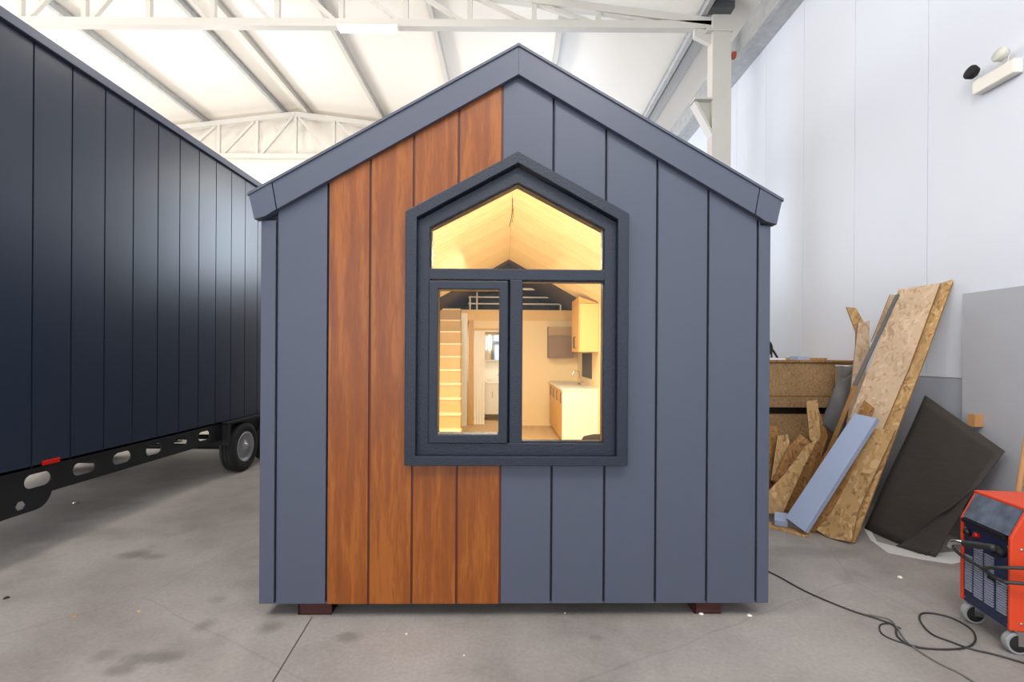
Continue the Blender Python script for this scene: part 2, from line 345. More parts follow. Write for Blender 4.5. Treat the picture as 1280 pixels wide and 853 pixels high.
ZB = 6.80                                             # bottom chord height
def truss(Y, label):
    t = thing('roof_truss', label, 'roof truss', (RX, Y, ZB), 0, 'lattice roof trusses across the hall')
    xs = [RX+1.02*k for k in range(-9, 10)]; xs = [x for x in xs if x < 3.3]
    xr = 3.12; zt = lambda x: roofz(x)-.25
    b = B(); bar(b, (LX, Y, zt(LX)), (RX, Y, zt(RX)), .12); bar(b, (RX, Y, zt(RX)), (xr, Y, zt(xr)), .12); obj('top_chord', b, M_STEEL, t)
    b = B(); bar(b, (LX, Y, ZB), (xr+.1, Y, ZB), .12); obj('bottom_chord', b, M_STEEL, t)
    for x in xs:
        if zt(x)-ZB > .12:
            b = B(); bar(b, (x, Y, ZB+.05), (x, Y, zt(x)-.05), .075); obj('web_post', b, M_STEEL, t)
    for i, x in enumerate(xs):
        if x < RX-.1: x2, xt = x, x+1.02
        elif x > RX+.1: x2, xt = x, x-1.02
        else: continue
        if zt(xt)-ZB > .15:
            b = B(); bar(b, (x2-.1*(1 if x2 > RX else -1), Y, ZB+.05), (xt+.08*(1 if x2 > RX else -1), Y, zt(xt)-.06), .06); obj('web_diagonal', b, M_STEEL, t)
    return t
truss(7.7, 'white lattice roof truss running across the top of the picture')
truss(12.9, 'white lattice roof truss at the far gable wall seen between the houses')

# column with bracket, right
t = thing('steel_column', 'white steel box column standing behind the right roof slope', 'column', (3.27, 7.7, 0))
b = B(); box(b, 3.12, 3.42, 7.6, 7.8, 0, 6.95); obj('shaft', b, M_STEEL, t, bevel=.006)
b = B(); box(b, 3.02, 3.44, 7.58, 7.82, 6.66, 6.7); prism_xz(b, [(2.86, 6.62), (3.12, 6.50), (3.12, 6.72), (2.86, 6.76)], 7.66, 7.74); obj('cap_plate', b, M_STEEL, t)
b = B()
z1 = 5.62
box(b, 2.84, 3.12, 7.58, 7.80, z1-.03, z1)
prism_xz(b, [(2.90, z1-.03), (3.12, z1-.03), (3.12, z1-.50)], 7.69, 7.71)
prism_xz(b, [(2.84, z1-.06), (2.89, z1-.06), (3.12, z1-.50), (3.12, z1-.58)], 7.60, 7.78)
obj('bracket', b, M_STEEL, t)
b = B(); box(b, 3.43, 3.49, 7.58, 7.66, 6.25, 6.34); tag(obj('junction_box', b, M_ORED, bevel=.004), 'small red-brown box fixed beside the top of white column', 'junction box')
# eaves beam along the right wall
b = B(); Z = 6.36
box(b, WX-.34, WX-.33, FY+1, BY-.05, Z+.02, Z+.34); box(b, WX-.34, WX-.002, FY+1, BY-.05, Z+.34, Z+.36); box(b, WX-.34, WX-.27, FY+1, BY-.05, Z, Z+.02)
box(b, WX-.27, WX-.002, FY+1, BY-.05, Z+.02, Z+.04)
tag(obj('eaves_beam', b, M_GALV), 'galvanised box beam running along the top of the right wall', 'beam')
b = B(); box(b, 3.05, 3.40, 7.45, 7.62, 6.93, 7.04); tag(obj('gutter_end', b, mat('dark_zinc', (92, 96, 98), .4, metal=.5)), 'dark grey square duct end above the top of white column', 'duct')

# lit tube lamp under the near truss
t = thing('tube_lamp', 'white lit fluorescent tube lamp hanging under the near truss', 'lamp', at(460, 41, 7.55))
b = B(); p = at(460, 37, 7.55); box(b, p.x-.47, p.x+.47, p.y-.06, p.y+.06, p.z-.0, p.z+.05); obj('housing', b, M_WHITE, t, bevel=.006)
for dy in (-.03, .03):
    b = B(); tube(b, [(p.x-.44, p.y+dy, p.z-.02), (p.x+.44, p.y+dy, p.z-.02)], .014); obj('tube', b, M_TUBE, t, smooth=True)
b = B(); tube(b, [(p.x-.3, p.y, p.z+.05), (p.x-.3, p.y+.15, ZB-.04)], .006); obj('hanger', b, M_STEEL, t)
b = B(); tube(b, [(p.x+.3, p.y, p.z+.05), (p.x+.3, p.y+.15, ZB-.04)], .006); obj('hanger', b, M_STEEL, t)

# emergency light on the right wall
ez = 3.86; ey0, ey1 = 3.72, 4.06
t = thing('emergency_light', 'white emergency light with two round heads on the right wall', 'emergency light', (WX-.04, 3.9, ez-.1))
b = B(); box(b, WX-.075, WX-.002, ey0, ey1, ez-.095, ez+.015); obj('housing', b, M_WHITE, t, bevel=.008)
for y, m, l in ((ey0+.08, M_LENS, 'clear lamp head'), (ey1-.02, M_RUBBER, 'dark lamp head turned away')):
    b = B(); lathe(b, [(.012, 0), (.045, .01), (.055, .05), (.05, .065)], (WX-.06, y, ez+.075), (Vector((0, 1, 0)), Vector((.3, 0, .95)), Vector((-.95, 0, .3))), 20)
    o = obj('lamp_head', b, m, t, smooth=True); o['label'] = l
    b = B(); tube(b, [(WX-.045, y, ez+.01), (WX-.04, y, ez+.09)], .008); obj('head_bracket', b, M_WHITE, o)

# ------------------------------------------------------------------ the near (main) tiny house, local frame: x right, y into depth, z up
YAW = math.radians(.9); D = 2.87
HL = Vector((.028*math.cos(YAW), D+.028*math.sin(YAW), 0))
HM = Matrix.Translation(HL) @ Matrix.Rotation(YAW, 4, 'Z')
H = thing('tiny_house', 'gable-ended grey tiny house with wood cladding strip and lit pentagon window', 'tiny house', HL, YAW)
def hp(name, bm, m, parent=H, **k): return obj(name, bm, m, parent, M=HM, **k)
HW = 1.513; RS = .5705; AP = 3.387; HB = .092; DEP = 8.8
def ftop(s): return 3.21-.574*abs(s)                  # under edge of the fascia
WO = dict(h=.65, zs=2.396, za=2.75, zb=.92)           # window outer trim
def wtop(s): return WO['za']-(WO['za']-WO['zs'])/WO['h']*abs(s)
hole = .60; hb_, = (.955,)
def htop(s): return 2.70-.545*abs(s)
def clad(bm, a, c, y0, y1, zt):
    """one cladding board between a and c, cut round the window opening"""
    cuts = sorted(set([a, c]+[x for x in (-hole, 0, hole) if a < x < c]))
    for l, r in zip(cuts, cuts[1:]):
        if l >= hole or r <= -hole: prism_xz(bm, [(l, HB), (r, HB), (r, zt(r)), (l, zt(l))], y0, y1)
        else:
            prism_xz(bm, [(l, HB), (r, HB), (r, hb_), (l, hb_)], y0, y1)
            prism_xz(bm, [(l, htop(l)), (r, htop(r)), (r, zt(r)), (l, zt(l))], y0, y1)
seams = [-1.415, -1.115, -.867, -.613, -.349, -.093, .211, .525, .832, 1.139, 1.437]
zt = lambda s: ftop(s)+.03
g = .0072
b = B()
for a, c in [(-1.415, -1.115)]+list(zip(seams[5:], seams[6:])): clad(b, a+g, c-g, 0, .02, zt)
# rolled lips beside each joint catch the light
for s in (-1.415, .211, .525, .832, 1.139, 1.437, -1.115):
    lo = [(HB, ftop(s))] if abs(s) > .62 else [(HB, .94), (wtop(s)-.02, ftop(s))]
    for z0, z1 in lo: tube(b, [(s+g+.003, .002, z0+.002), (s+g+.003, .002, z1)], .0042, 8)
hp('grey_cladding', b, M_GREY)
b = B()
for a, c in zip(seams[1:5], seams[2:6]): clad(b, a+g, c-g, -.004, .02, zt)
hp('wood_cladding', b, M_OAK)['label'] = 'golden oak cladding strip'
b = B()
for s in seams[2:5]+[seams[5]]:
    lo = [(HB+.003, ftop(s))] if abs(s) > .62 else [(HB+.003, .94), (wtop(s)-.02, ftop(s))]
    for z0, z1 in lo: box(b, s-g, s+g, .004, .02, z0, z1)
hp('wood_joint', b, M_OAKGRV)
b = B(); clad(b, -HW+.01, HW-.01, .0205, .12, lambda s: ftop(s)+.06); hp('wall_core', b, M_GROOVE)
for sg in (-1, 1):
    b = B(); x0, x1 = sorted((sg*1.437, sg*HW)) if sg > 0 else sorted((sg*1.415, sg*HW))
    box(b, x0+.006, x1-.0 if sg > 0 else x1-.006, -.003, .14, HB, ftop(1.5)-.0); hp('corner_trim', b, M_GREY, bevel=.003)
    b = B(); box(b, *sorted((sg*(HW-.02), sg*HW)), .14, DEP, HB, 2.42); hp('side_wall', b, M_GREY)
# fascia boards with mitre, end caps
EX = 1.562
for sg in (-1, 1):
    b = B(); P = [(0, AP), (0, 3.212), (1.40, ftop(1.40)), (1.43, AP-RS*1.43)]
    prism_xz(b, [(sg*x, z) for x, z in P], -.035, .0); hp('fascia', b, M_GREY, bevel=.002)
    b = B(); P = [(1.434, AP-RS*1.434), (1.405, ftop(1.405)), (1.465, ftop(1.465)-.005), (1.53, 2.345), (EX, 2.488)]
    prism_xz(b, [(sg*x, z) for x, z in P], -.038, .02); hp('fascia_end', b, M_GREY, bevel=.002)
    b = B(); P = [(0, AP+.004), (EX+.005, AP+.004-RS*(EX+.005)), (EX+.005, AP-.012-RS*(EX+.005)), (0, AP-.012)]
    prism_xz(b, [(sg*x, z) for x, z in P], -.044, DEP+.05)
    for k in range(0, 22): # standing seams of the roof sheet
        y = .35+k*.4
        bar(b, (sg*.02, y, AP+.01), (sg*EX, y, AP+.01-RS*EX), .012, .03)
    hp('roof_sheet', b, M_GREY)
    b = B(); P = [(0, AP-.02), (1.5, AP-.02-RS*1.5), (1.5, AP-.17-RS*1.5), (0, AP-.17)]
    prism_xz(b, [(sg*x, z) for x, z in P], .125, DEP); hp('roof_core', b, M_PINE)
b = B(); prism_xz(b, [(-HW, HB), (HW, HB), (HW, 2.42), (0, AP-.03), (-HW, 2.42)], DEP, DEP+.06); hp('rear_wall', b, M_GREY)
b = B(); box(b, -HW+.01, HW-.01, .006, .03, HB-.002, HB+.006); hp('base_flashing', b, M_GREY)
for sx, x0, x1 in ((-1, -1.30, -1.10), (1, 1.09, 1.25)):
    for y0 in (.05, 4.0, 8.2):
        b = B(); box(b, x0, x1, y0, y0+.012, .0, HB); box(b, x0, x0+.012, y0, y0+.2, 0, HB); box(b, x0, x1, y0, y0+.2, -.0, .008)
        box(b, x0, x1, y0, y0+.2, HB-.01, HB+.0); hp('support_foot', b, M_RUST)
b = B(); box(b, -1.30, -1.12, .1, 8.6, HB, HB+.02); box(b, 1.12, 1.30, .1, 8.6, HB, HB+.02)
box(b, -HW+.05, HW-.05, .15, DEP, HB+.005, .115); hp('floor_board', b, mat('interior_floor_oak', (214, 184, 140), .45, var=.08, vscale=3, stretch=(9, .8, 1)))
# small roof clip on the right eave
b = B(); lathe(b, [(.004, 0), (.016, .005), (.016, .02), (.006, .03)], (EX+.0, .05, 2.455), 'X', 12); hp('eave_screw_cap', b, M_WHITE)

# ---- pentagon window
def pent(h, zb, zs, za): return [(-h, zb), (h, zb), (h, zs), (0, za), (-h, zs)]
WF = None
def ring(name, o, i, y0, y1, parent, m=M_FRAME, bevel=.004):
    bm = B(); n = len(o)
    fo = [bm.verts.new((x, y0, z)) for x, z in o]; fi = [bm.verts.new((x, y0, z)) for x, z in i]
    bo = [bm.verts.new((x, y1, z)) for x, z in o]; bi = [bm.verts.new((x, y1, z)) for x, z in i]
    for k in range(n):
        j = (k+1) % n
        bm.faces.new((fo[k], fo[j], fi[j], fi[k])); bm.faces.new((bo[k], bi[k], bi[j], bo[j]))
        bm.faces.new((fo[k], bo[k], bo[j], fo[j])); bm.faces.new((fi[k], fi[j], bi[j], bi[k]))
    return hp(name, bm, m, parent, bevel=bevel)
W = ring('window_frame', pent(.65, .92, 2.396, 2.75), pent(.585, .975, 2.36, 2.683), -.06, .11, H)
W['label'] = 'dark anthracite pentagon window surround'
ring('inner_frame', pent(.588, .972, 2.357, 2.678), pent(.517, 1.045, 2.315, 2.585), -.012, .10, W)
b = B(); box(b, -.52, .52, -.012, .09, 2.008, 2.073); hp('transom', b, M_FRAME, W, bevel=.004)
b = B(); box(b, -.043, .030, -.012, .09, 1.043, 2.01); box(b, -.06, -.03, .072, .09, 1.043, 2.01); hp('mullion', b, M_FRAME, W, bevel=.004)
def rect(x0, x1, z0, z1): return [(x0, z0), (x1, z0), (x1, z1), (x0, z1)]
ring('opening_sash', rect(-.519, -.052, 1.043, 2.0), rect(-.463, -.106, 1.098, 1.948), -.03, .07, W, bevel=.007)
for nm, poly in (('gable_pane', [(-.52, 2.07), (.52, 2.07), (.52, 2.318), (0, 2.588), (-.52, 2.318)]), ('sash_pane', rect(-.465, -.104, 1.096, 1.95)), ('fixed_pane', rect(.028, .52, 1.043, 2.01))):
    b = B(); prism_xz(b, poly, .04, .044); hp(nm, b, M_GLASS, W)
# light bead lines round panes
for k, poly in enumerate((pent(.517, 2.073, 2.315, 2.585), rect(.03, .517, 1.045, 2.008))):
    bm = B(); n = len(poly); cx = sum(p[0] for p in poly)/n; cz = sum(p[1] for p in poly)/n
    inner = [(x+(cx-x)*.018, z+(cz-z)*.018) for x, z in poly]
    bm.free(); ring('glazing_bead', poly, inner, .01, .06, W, bevel=0)

# ---- interior shell
IW = 1.42; IZ = lambda s: 3.19-.56*abs(s); T1 = 7.0; T2 = 8.3
b = B(); clad(b, -IW-.01, IW+.01, .125, .15, lambda s: IZ(s)); hp('inner_front_wall', b, M_IWALL)
for sg in (-1, 1):
    b = B(); TD = 5.4; n = 40
    for k in range(n):                                # lining boards run from eaves to ridge
        a, c = .15+(TD-.15)*k/n+.006, .15+(TD-.15)*(k+1)/n-.006
        loft(b, [Vector((sg*x, a, IZ(x)+dz)) for x, dz in ((.002, 0), (IW, 0), (IW, .016), (.002, .016))], [Vector((sg*x, c, IZ(x)+dz)) for x, dz in ((.002, 0), (IW, 0), (IW, .016), (.002, .016))])
    prism_xz(b, [(0, IZ(0)+.014), (sg*IW, IZ(IW)+.014), (sg*IW, IZ(IW)+.03), (0, IZ(0)+.03)], .15, TD)
    o = hp('ceiling_lining', b, [M_PINE, mat('pine_board_b', (228, 209, 167), .5, var=.06), mat('pine_board_c', (234, 217, 178), .5, var=.06)])
    for i, f in enumerate(o.data.polygons): f.material_index = (i//6*7 % 5) % 3
    b = B(); prism_xz(b, [(0, IZ(0)), (sg*IW, IZ(IW)), (sg*IW, IZ(IW)+.02), (0, IZ(0)+.02)], TD, DEP-.1); hp('loft_lining', b, M_DBROWN)  # continuing ceiling, coloured dark to stand for the unlit loft
    b = B(); prism_xz(b, [(0, IZ(0)-.002), (sg*IW, IZ(IW)-.002), (sg*IW, IZ(IW)-.05), (0, IZ(0)-.05)], TD, TD+.04); hp('ceiling_batten', b, M_DBROWN)
    b = B()
    if sg < 0: box(b, -IW-.03, -IW, .15, DEP-.1, .115, IZ(IW)+.01)
    else:
        box(b, IW, IW+.03, .15, 5.35, .115, IZ(IW)+.01); box(b, IW, IW+.03, 6.45, DEP-.1, .115, IZ(IW)+.01)
        box(b, IW, IW+.03, 5.35, 6.45, .115, 1.15); box(b, IW, IW+.03, 5.35, 6.45, 1.6, IZ(IW)+.01)
    hp('inner_side_wall', b, M_IWALL)
b = B(); box(b, IW+.005, IW+.02, 5.35, 6.45, 1.15, 1.6); o = hp('side_window', b, M_BLACK); o['label'] = 'dark slit window above the worktop'
b = B(); prism_xz(b, [(-IW, 2.47), (IW, 2.47), (IW, IZ(IW)), (0, IZ(0)), (-IW, IZ(IW))], T2, T2+.03); hp('loft_back_wall', b, M_DBROWN)  # brown wall, its dark tone also standing for the unlit loft
b = B(); box(b, -IW, IW, T2, T2+.03, .115, 2.26); hp('bathroom_back_wall', b, M_WHITE)
b = B(); box(b, -.95, -.92, T1+.05, T2, .115, 2.26); hp('bathroom_partition', b, M_WHITE)
b = B(); box(b, .3, .33, T1+.05, T2, .115, 2.26); hp('bathroom_partition', b, M_WHITE)
b = B(); box(b, -.92, IW, T1, T2, 2.27, 2.46); hp('loft_floor', b, M_YWOOD)
b = B(); box(b, -.96, IW, T1-.03, T1, 2.255, 2.47); hp('loft_edge_beam', b, M_YWOOD)
b = B(); box(b, .12, IW, T1, T1+.05, .115, 2.26); box(b, -.70, .12, T1, T1+.05, 2.08, 2.26); hp('partition_wall', b, M_IWALL)
b = B(); box(b, -.80, -.70, T1-.02, T1+.06, .115, 2.26); box(b, .08, .12, T1-.02, T1+.06, .115, 2.1); box(b, -.70, .08, T1-.02, T1+.06, 2.05, 2.09)
hp('door_casing', b, M_YDOOR)
b = B()
for k in range(4): bar(b, (-.69+.055*k, T1+.12-.08*(k % 2), 1.07), (-.64+.055*k, T1+.04+.08*(k % 2), 1.07), 1.9, .02, up=Vector((0, 0, 1))) if False else box(b, -.69+.055*k, -.64+.055*k, T1+.02+.02*(k % 2), T1+.06+.02*(k % 2), .13, 2.04)
hp('folding_door', b, M_WHITE)['label'] = 'white folded bathroom door'
b = B(); box(b, -.955, -.825, T1-.06, T1-.005, .115, 2.40); hp('film_wrapped_post', b, mat('film_white', (228, 226, 214), .25, bump=1, bscale=14))
b = B(); prism_xz(b, [(-IW, 2.66), (0, 3.03), (IW, 2.66), (IW, 2.56), (0, 2.95), (-IW, 2.56)], 6.1, 6.15)
b.free()
b = B(); tube(b, spline([(0, 2.15, IZ(0)), (.004, 2.15, 3.08), (-.01, 2.16, 2.98), (-.03, 2.17, 2.90)]), .004, 6); hp('ceiling_wire', b, M_CABLE)
b = B(); tube(b, spline([(0, 2.17, 3.12), (.012, 2.17, 3.05), (.0, 2.16, 2.94)]), .003, 6); hp('ceiling_wire', b, M_CABLE)

# ---- things inside the house
def hthing(name, label, cat, loc, group=None): return thing(name, label, cat, HM @ Vector(loc), YAW, group)
t = hthing('staircase', 'light wood stairs climbing to loft behind the left window sash', 'stairs', (-1.18, 5.6, .115))
N = 10; t0 = 4.85; rise = .2355; go = .215
b = B(); b2 = B(); b3 = B()
for k in range(N):
    y = t0+k*go; z = .115+k*rise
    xr = -.76-.021*k
    box(b, -1.41, xr-.004, y, y+.018, z, z+rise-.022)
    box(b2, -1.415, xr, y-.022, y+go, z+rise-.022, z+rise)
    prism_yz(b3, [(y, .115), (y+go, .115), (y+go, z+rise-.024), (y, z+rise-.024)], xr-.014, xr-.004)
hp('riser', b, mat('riser_tan', (208, 174, 124), .5, var=.04), t); hp('tread', b2, mat('tread_pale', (248, 236, 204), .4), t); hp('stringer', b3, M_YWOOD, t)
t = hthing('loft_railing', 'cream three-bar railing along the edge of the loft', 'railing', (.15, T1+.03, 2.47))
for z, r in ((2.905, .024), (2.735, .015), (2.60, .015)):
    b = B(); tube(b, [(-.82, T1+.03, z), (1.16, T1+.03, z)], r); hp('rail', b, M_WHITE, t, smooth=True)
for s in (-.78, -.64, 1.07):
    b = B(); tube(b, [(s, T1+.03, 2.47), (s, T1+.03, 2.905)], .016); hp('post', b, M_WHITE, t, smooth=True)
# kitchen base cabinets + worktop
t = hthing('kitchen_cabinet', 'base kitchen cabinet with bright white end panel under the worktop', 'cabinet', (1.13, 5.9, .115))
b = B(); box(b, .87, 1.415, 4.78, 6.97, .19, 1.0); box(b, .93, 1.415, 4.85, 6.97, .118, .19); hp('carcass', b, M_YWOOD, t)
b = B(); box(b, .845, 1.416, 4.76, 4.78, .118, 1.0); o = hp('end_panel', b, M_WHITE, t); o['label'] = 'white end panel'
for k in range(4):
    y0 = 4.785+k*.545; b = B(); box(b, .848, .869, y0, y0+.54, .20, .99); dr = hp('cabinet_door', b, M_YDOOR, t)
    b = B(); tube(b, [(.848, y0+.06, .80), (.825, y0+.06, .80), (.825, y0+.06, .95), (.848, y0+.06, .95)], .006, 6); hp('handle', b, M_BLACK, dr)
b = B(); box(b, .83, 1.416, 4.745, 6.99, 1.0, 1.03); o = obj('worktop', b, M_WHITE, M=HM, bevel=.003); tag(o, 'pale worktop on the kitchen base cabinet inside the window', 'worktop')
t = hthing('kitchen_faucet', 'chrome swan-neck faucet standing on the pale worktop', 'faucet', (1.24, 5.6, 1.03))
b = B(); lathe(b, [(.028, 0), (.028, .012), (.018, .02), (.018, .05)], (1.24, 5.6, 1.03), 'Z', 16); hp('base', b, M_CHROME, t, smooth=True)
b = B(); tube(b, spline([(1.24, 5.6, 1.05), (1.24, 5.6, 1.22), (1.21, 5.6, 1.27), (1.15, 5.6, 1.27), (1.12, 5.6, 1.20)]), .011, 8); hp('spout', b, M_CHROME, t, smooth=True)
b = B(); tube(b, [(1.255, 5.6, 1.07), (1.30, 5.56, 1.10)], .007, 8); hp('lever', b, M_CHROME, t)
t = hthing('wall_cabinet', 'light wood wall cabinet hanging high on the kitchen side', 'cabinet', (1.26, 5.1, 1.62))
b = B(); prism_xz(b, [(1.12, 1.615), (1.415, 1.615), (1.415, 2.38), (1.12, 2.38)], 4.77, 5.55); hp('carcass', b, M_YWOOD, t)
b = B(); prism_xz(b, [(1.10, 2.385), (1.415, 2.385), (1.10, 2.49)], 4.765, 5.55); hp('crown_panel', b, M_YDOOR, t)
for k in range(2):
    b = B(); box(b, 1.10, 1.118, 4.772+k*.39, 4.772+k*.39+.385, 1.615, 2.38); dr = hp('cabinet_door', b, M_YDOOR, t)
    b = B(); y = 4.772+k*.39+(.33 if k == 0 else .05); tube(b, [(1.10, y, 1.68), (1.078, y, 1.68), (1.078, y, 1.86), (1.10, y, 1.86)], .006, 6); hp('handle', b, M_BLACK, dr)
t = hthing('shelf_cabinet', 'brown-grey wood cabinet on the rear kitchen wall', 'cabinet', (1.04, 6.86, 1.5))
b = B(); box(b, .80, 1.30, 6.73, 6.995, 1.50, 2.12); hp('carcass', b, M_HOOD, t)
b = B(); box(b, .80, 1.30, 6.712, 6.728, 1.50, 1.94); hp('flap_door', b, M_HOOD, t)
b = B(); box(b, .80, 1.30, 6.712, 6.728, 1.95, 2.12); hp('top_panel', b, mat('grey_oak_light', (170, 142, 106), .5, var=.1), t)
# bathroom
t = hthing('washbasin_cabinet', 'white washbasin cabinet seen through the open bathroom door', 'washbasin', (-.3, 7.9, .115))
b = B(); box(b, -.56, -.06, 7.72, 8.25, .25, .92); hp('carcass', b, M_WHITE, t)
b = B(); box(b, -.555, -.312, 7.70, 7.718, .26, .91); d1 = hp('cabinet_door', b, M_WHITE, t)
b = B(); box(b, -.308, -.065, 7.70, 7.718, .26, .91); d2 = hp('cabinet_door', b, M_WHITE, t)
b = B(); tube(b, [(-.33, 7.70, .62), (-.33, 7.685, .62), (-.33, 7.685, .76), (-.33, 7.70, .76)], .006, 6); hp('handle', b, M_CHROME, d1)
for s in (-.53, -.09):
    b = B(); tube(b, [(s, 7.78, .115), (s, 7.78, .25)], .015); hp('leg', b, M_BLACK, t)
b = B(); prism_xz(b, [(-.58, .92), (-.04, .92), (-.04, 1.0), (-.09, 1.0), (-.18, .945), (-.44, .945), (-.53, 1.0), (-.58, 1.0)], 7.68, 8.26); hp('basin', b, M_WHITE, t)
t = hthing('mirror_cabinet', 'mirror cabinet on the bathroom wall above the washbasin', 'mirror', (-.3, 8.25, 1.4))
b = B(); box(b, -.60, 0, 8.16, 8.295, 1.42, 2.10); hp('carcass', b, M_WHITE, t)
b = B(); box(b, -.56, -.03, 8.15, 8.159, 1.44, 2.08); hp('mirror_pane', b, M_MIRROR, t)
b = B(); tube(b, spline([(-.18, 8.1, 1.0), (-.18, 8.1, 1.12), (-.2, 8.0, 1.14), (-.22, 7.96, 1.09)]), .012, 8); tag(obj('basin_faucet', b, M_CHROME, M=HM, smooth=True), 'small chrome faucet on the bathroom washbasin', 'faucet')
# dark stool showing in the window's lower right corner
t = hthing('stool', 'dark rounded stool seat peeping over the window bottom right', 'stool', (.93, 2.2, .115))
b = B(); lathe(b, [(.0, 0), (.17, .0), (.19, .03), (.17, .07), (.1, .09), (0, .095)], (.93, 2.2, .63), 'Z', 24); hp('seat', b, M_RUBBER, t, smooth=True)
for a in range(4):
    c_, s_ = math.cos(a*math.pi/2+.7), math.sin(a*math.pi/2+.7)
    b = B(); tube(b, [(.93+.17*c_, 2.2+.17*s_, .115), (.93+.1*c_, 2.2+.1*s_, .635)], .012, 8); hp('leg', b, M_BLACK, t)

# added interior lights (unseen lamps on the inner face of the front wall, either side of the window)
for s in (-1.0, 1.0):
    t = hthing('added_wall_lamp', 'added unseen warm lamp inside the house beside the window, %s side' % ('left' if s < 0 else 'right'), 'lamp', (s, .2, 1.9), 'added lamps on the inner front wall')
    b = B(); lathe(b, [(.0, 0), (.06, 0), (.075, .06), (.05, .12), (0, .125)], (s, .215, 1.9), 'Z', 20); hp('shade', b, M_WHITE, t, smooth=True)
    p = HM @ Vector((s*.9, .32, 2.0)); o = area('inner_wall_fill_light', p, (R(-90), 0, R(180)+YAW), .5, .5, 40, (1, .92, .78)); o.rotation_euler = (R(90), 0, YAW)
o = area('kitchen_fill_light', HM @ Vector((-.2, 3.6, 2.85)), (0, 0, YAW), .6, 1.2, 62, (1, .91, .74))  # added warm fill below the ceiling, without a fixture
o = area('bathroom_fill_light', HM @ Vector((-.4, 7.6, 2.2)), (0, 0, YAW), .3, .3, 8, (1, .86, .66))  # added warm fill inside the bathroom, without a fixture

# ------------------------------------------------------------------ the long dark tiny house on a trailer, left
SX = -3.59; Z0 = .69; ZT = 3.93; YA, YB = 1.10, 8.9
T = thing('trailer_tiny_house', 'long dark anthracite tiny house on a black trailer at left', 'tiny house', (SX-1.25, 5, 0))
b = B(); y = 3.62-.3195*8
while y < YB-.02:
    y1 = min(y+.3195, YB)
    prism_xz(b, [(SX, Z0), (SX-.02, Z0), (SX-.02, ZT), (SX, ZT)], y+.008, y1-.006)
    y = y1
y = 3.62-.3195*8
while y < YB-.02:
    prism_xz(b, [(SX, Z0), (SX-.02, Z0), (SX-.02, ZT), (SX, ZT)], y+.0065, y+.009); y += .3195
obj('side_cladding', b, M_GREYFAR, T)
YS = 3.62-.3195*8
b = B(); prism_xz(b, [(SX-.021, Z0), (SX-2.5, Z0), (SX-2.5, ZT-.35), (SX-.021, ZT)], YS, YB); obj('body', b, M_GROOVE, T)
b = B(); prism_xz(b, [(SX+.035, ZT-.04), (SX+.035, ZT+.035), (SX-2.56, ZT-.32), (SX-2.56, ZT-.40), (SX-.0, ZT-.04)], YS-.05, YB+.05); obj('roof_trim', b, M_GREY, T, bevel=.003)
for k in range(8):
    y = 3.9+k*.64; b = B(); tube(b, [(SX-.02, y, ZT+.02), (SX-.02, y, ZT+.055), (SX-.02, y+.04, ZT+.055), (SX-.02, y+.04, ZT+.02)], .004, 6); obj('roof_clip', b, M_GALV, T)
# chassis side plate with slots
def slot(cy, cz, L_, h_):
    r = h_/2; pts = []
    for k in range(9): a = -math.pi/2+math.pi*k/8; pts.append((cy+L_/2-r+r*math.cos(a), cz+r*math.sin(a)))
    for k in range(9): a = math.pi/2+math.pi*k/8; pts.append((cy-L_/2+r+r*math.cos(a), cz+r*math.sin(a)))
    return pts
holes = [slot(3.68+.397*k, .592, .215, .105) for k in range(-5, 6)]
hexh = [(3.55+.04*math.cos(a*math.pi/3), .435+.036*math.sin(a*math.pi/3)) for a in range(6)]
def qarc(cx, cz, r, a0, a1, n=8): return [(cx+r*math.cos(a0+(a1-a0)*k/n), cz+r*math.sin(a0+(a1-a0)*k/n)) for k in range(n+1)]
outl = [(1.2, .69), (1.2, .475), (2.9, .475), (2.95, .37)]+qarc(3.66, .50, .13, -math.pi/2, 0)+[(3.79, .478), (8.7, .478), (8.7, .69)]
b = plate(outl, holes+[hexh], .012, lambda x, y, z: Vector((SX-.012+z, x, y))); obj('chassis_beam', b, M_BLACK, T)
b = plate([(1.2, .69), (1.2, .475), (8.7, .475), (8.7, .69)], [slot(3.68+.397*k, .592, .215, .105) for k in range(-5, 12)], .012, lambda x, y, z: Vector((SX-2.45+z, x, y))); obj('chassis_beam', b, M_BLACK, T)
b = B(); box(b, SX-.06, SX-.0, YS, YB, Z0-.02, Z0+.02); obj('chassis_top_flange', b, M_BLACK, T)
for y in (2.2, 4.29, 5.47, 8.2):
    b = B(); box(b, SX-2.44, SX-.02, y, y+.05, .58, .69); obj('cross_member', b, M_BLACK, T)
b = B(); box(b, SX-.0, SX+.012, 3.70, 3.84, .695, .73); obj('marker_light', b, M_RED, T, bevel=.003)['label'] = 'red marker light'
def wheel(x, y, sg):
    b = B(); lathe(b, [(.19, -.085), (.27, -.095), (.31, -.08), (.32, -.05), (.322, -.03), (.315, -.026), (.322, -.02), (.322, .02), (.315, .026), (.322, .03), (.32, .05), (.31, .08), (.27, .095), (.19, .085)], (x, y, .322), 'X', 40, ring=True)
    ty = obj('wheel', b, M_RUBBER, T, smooth=True)
    f = 1 if sg > 0 else -1
    b = B(); lathe(b, [(.195, -f*.05), (.198, f*.090), (.183, f*.093), (.17, f*.066), (.13, f*.055), (.09, f*.075), (.05, f*.08), (.045, f*.105), (.0, f*.11)], (x, y, .322), 'X', 32); obj('rim', b, M_RIM, ty, smooth=True)
for y in (6.42, 7.15):
    wheel(SX-.02, y, 1); wheel(SX-2.42, y, -1)
    b = B(); tube(b, [(SX-2.35, y, .322), (SX-.1, y, .322)], .035); obj('axle', b, M_BLACK, T)
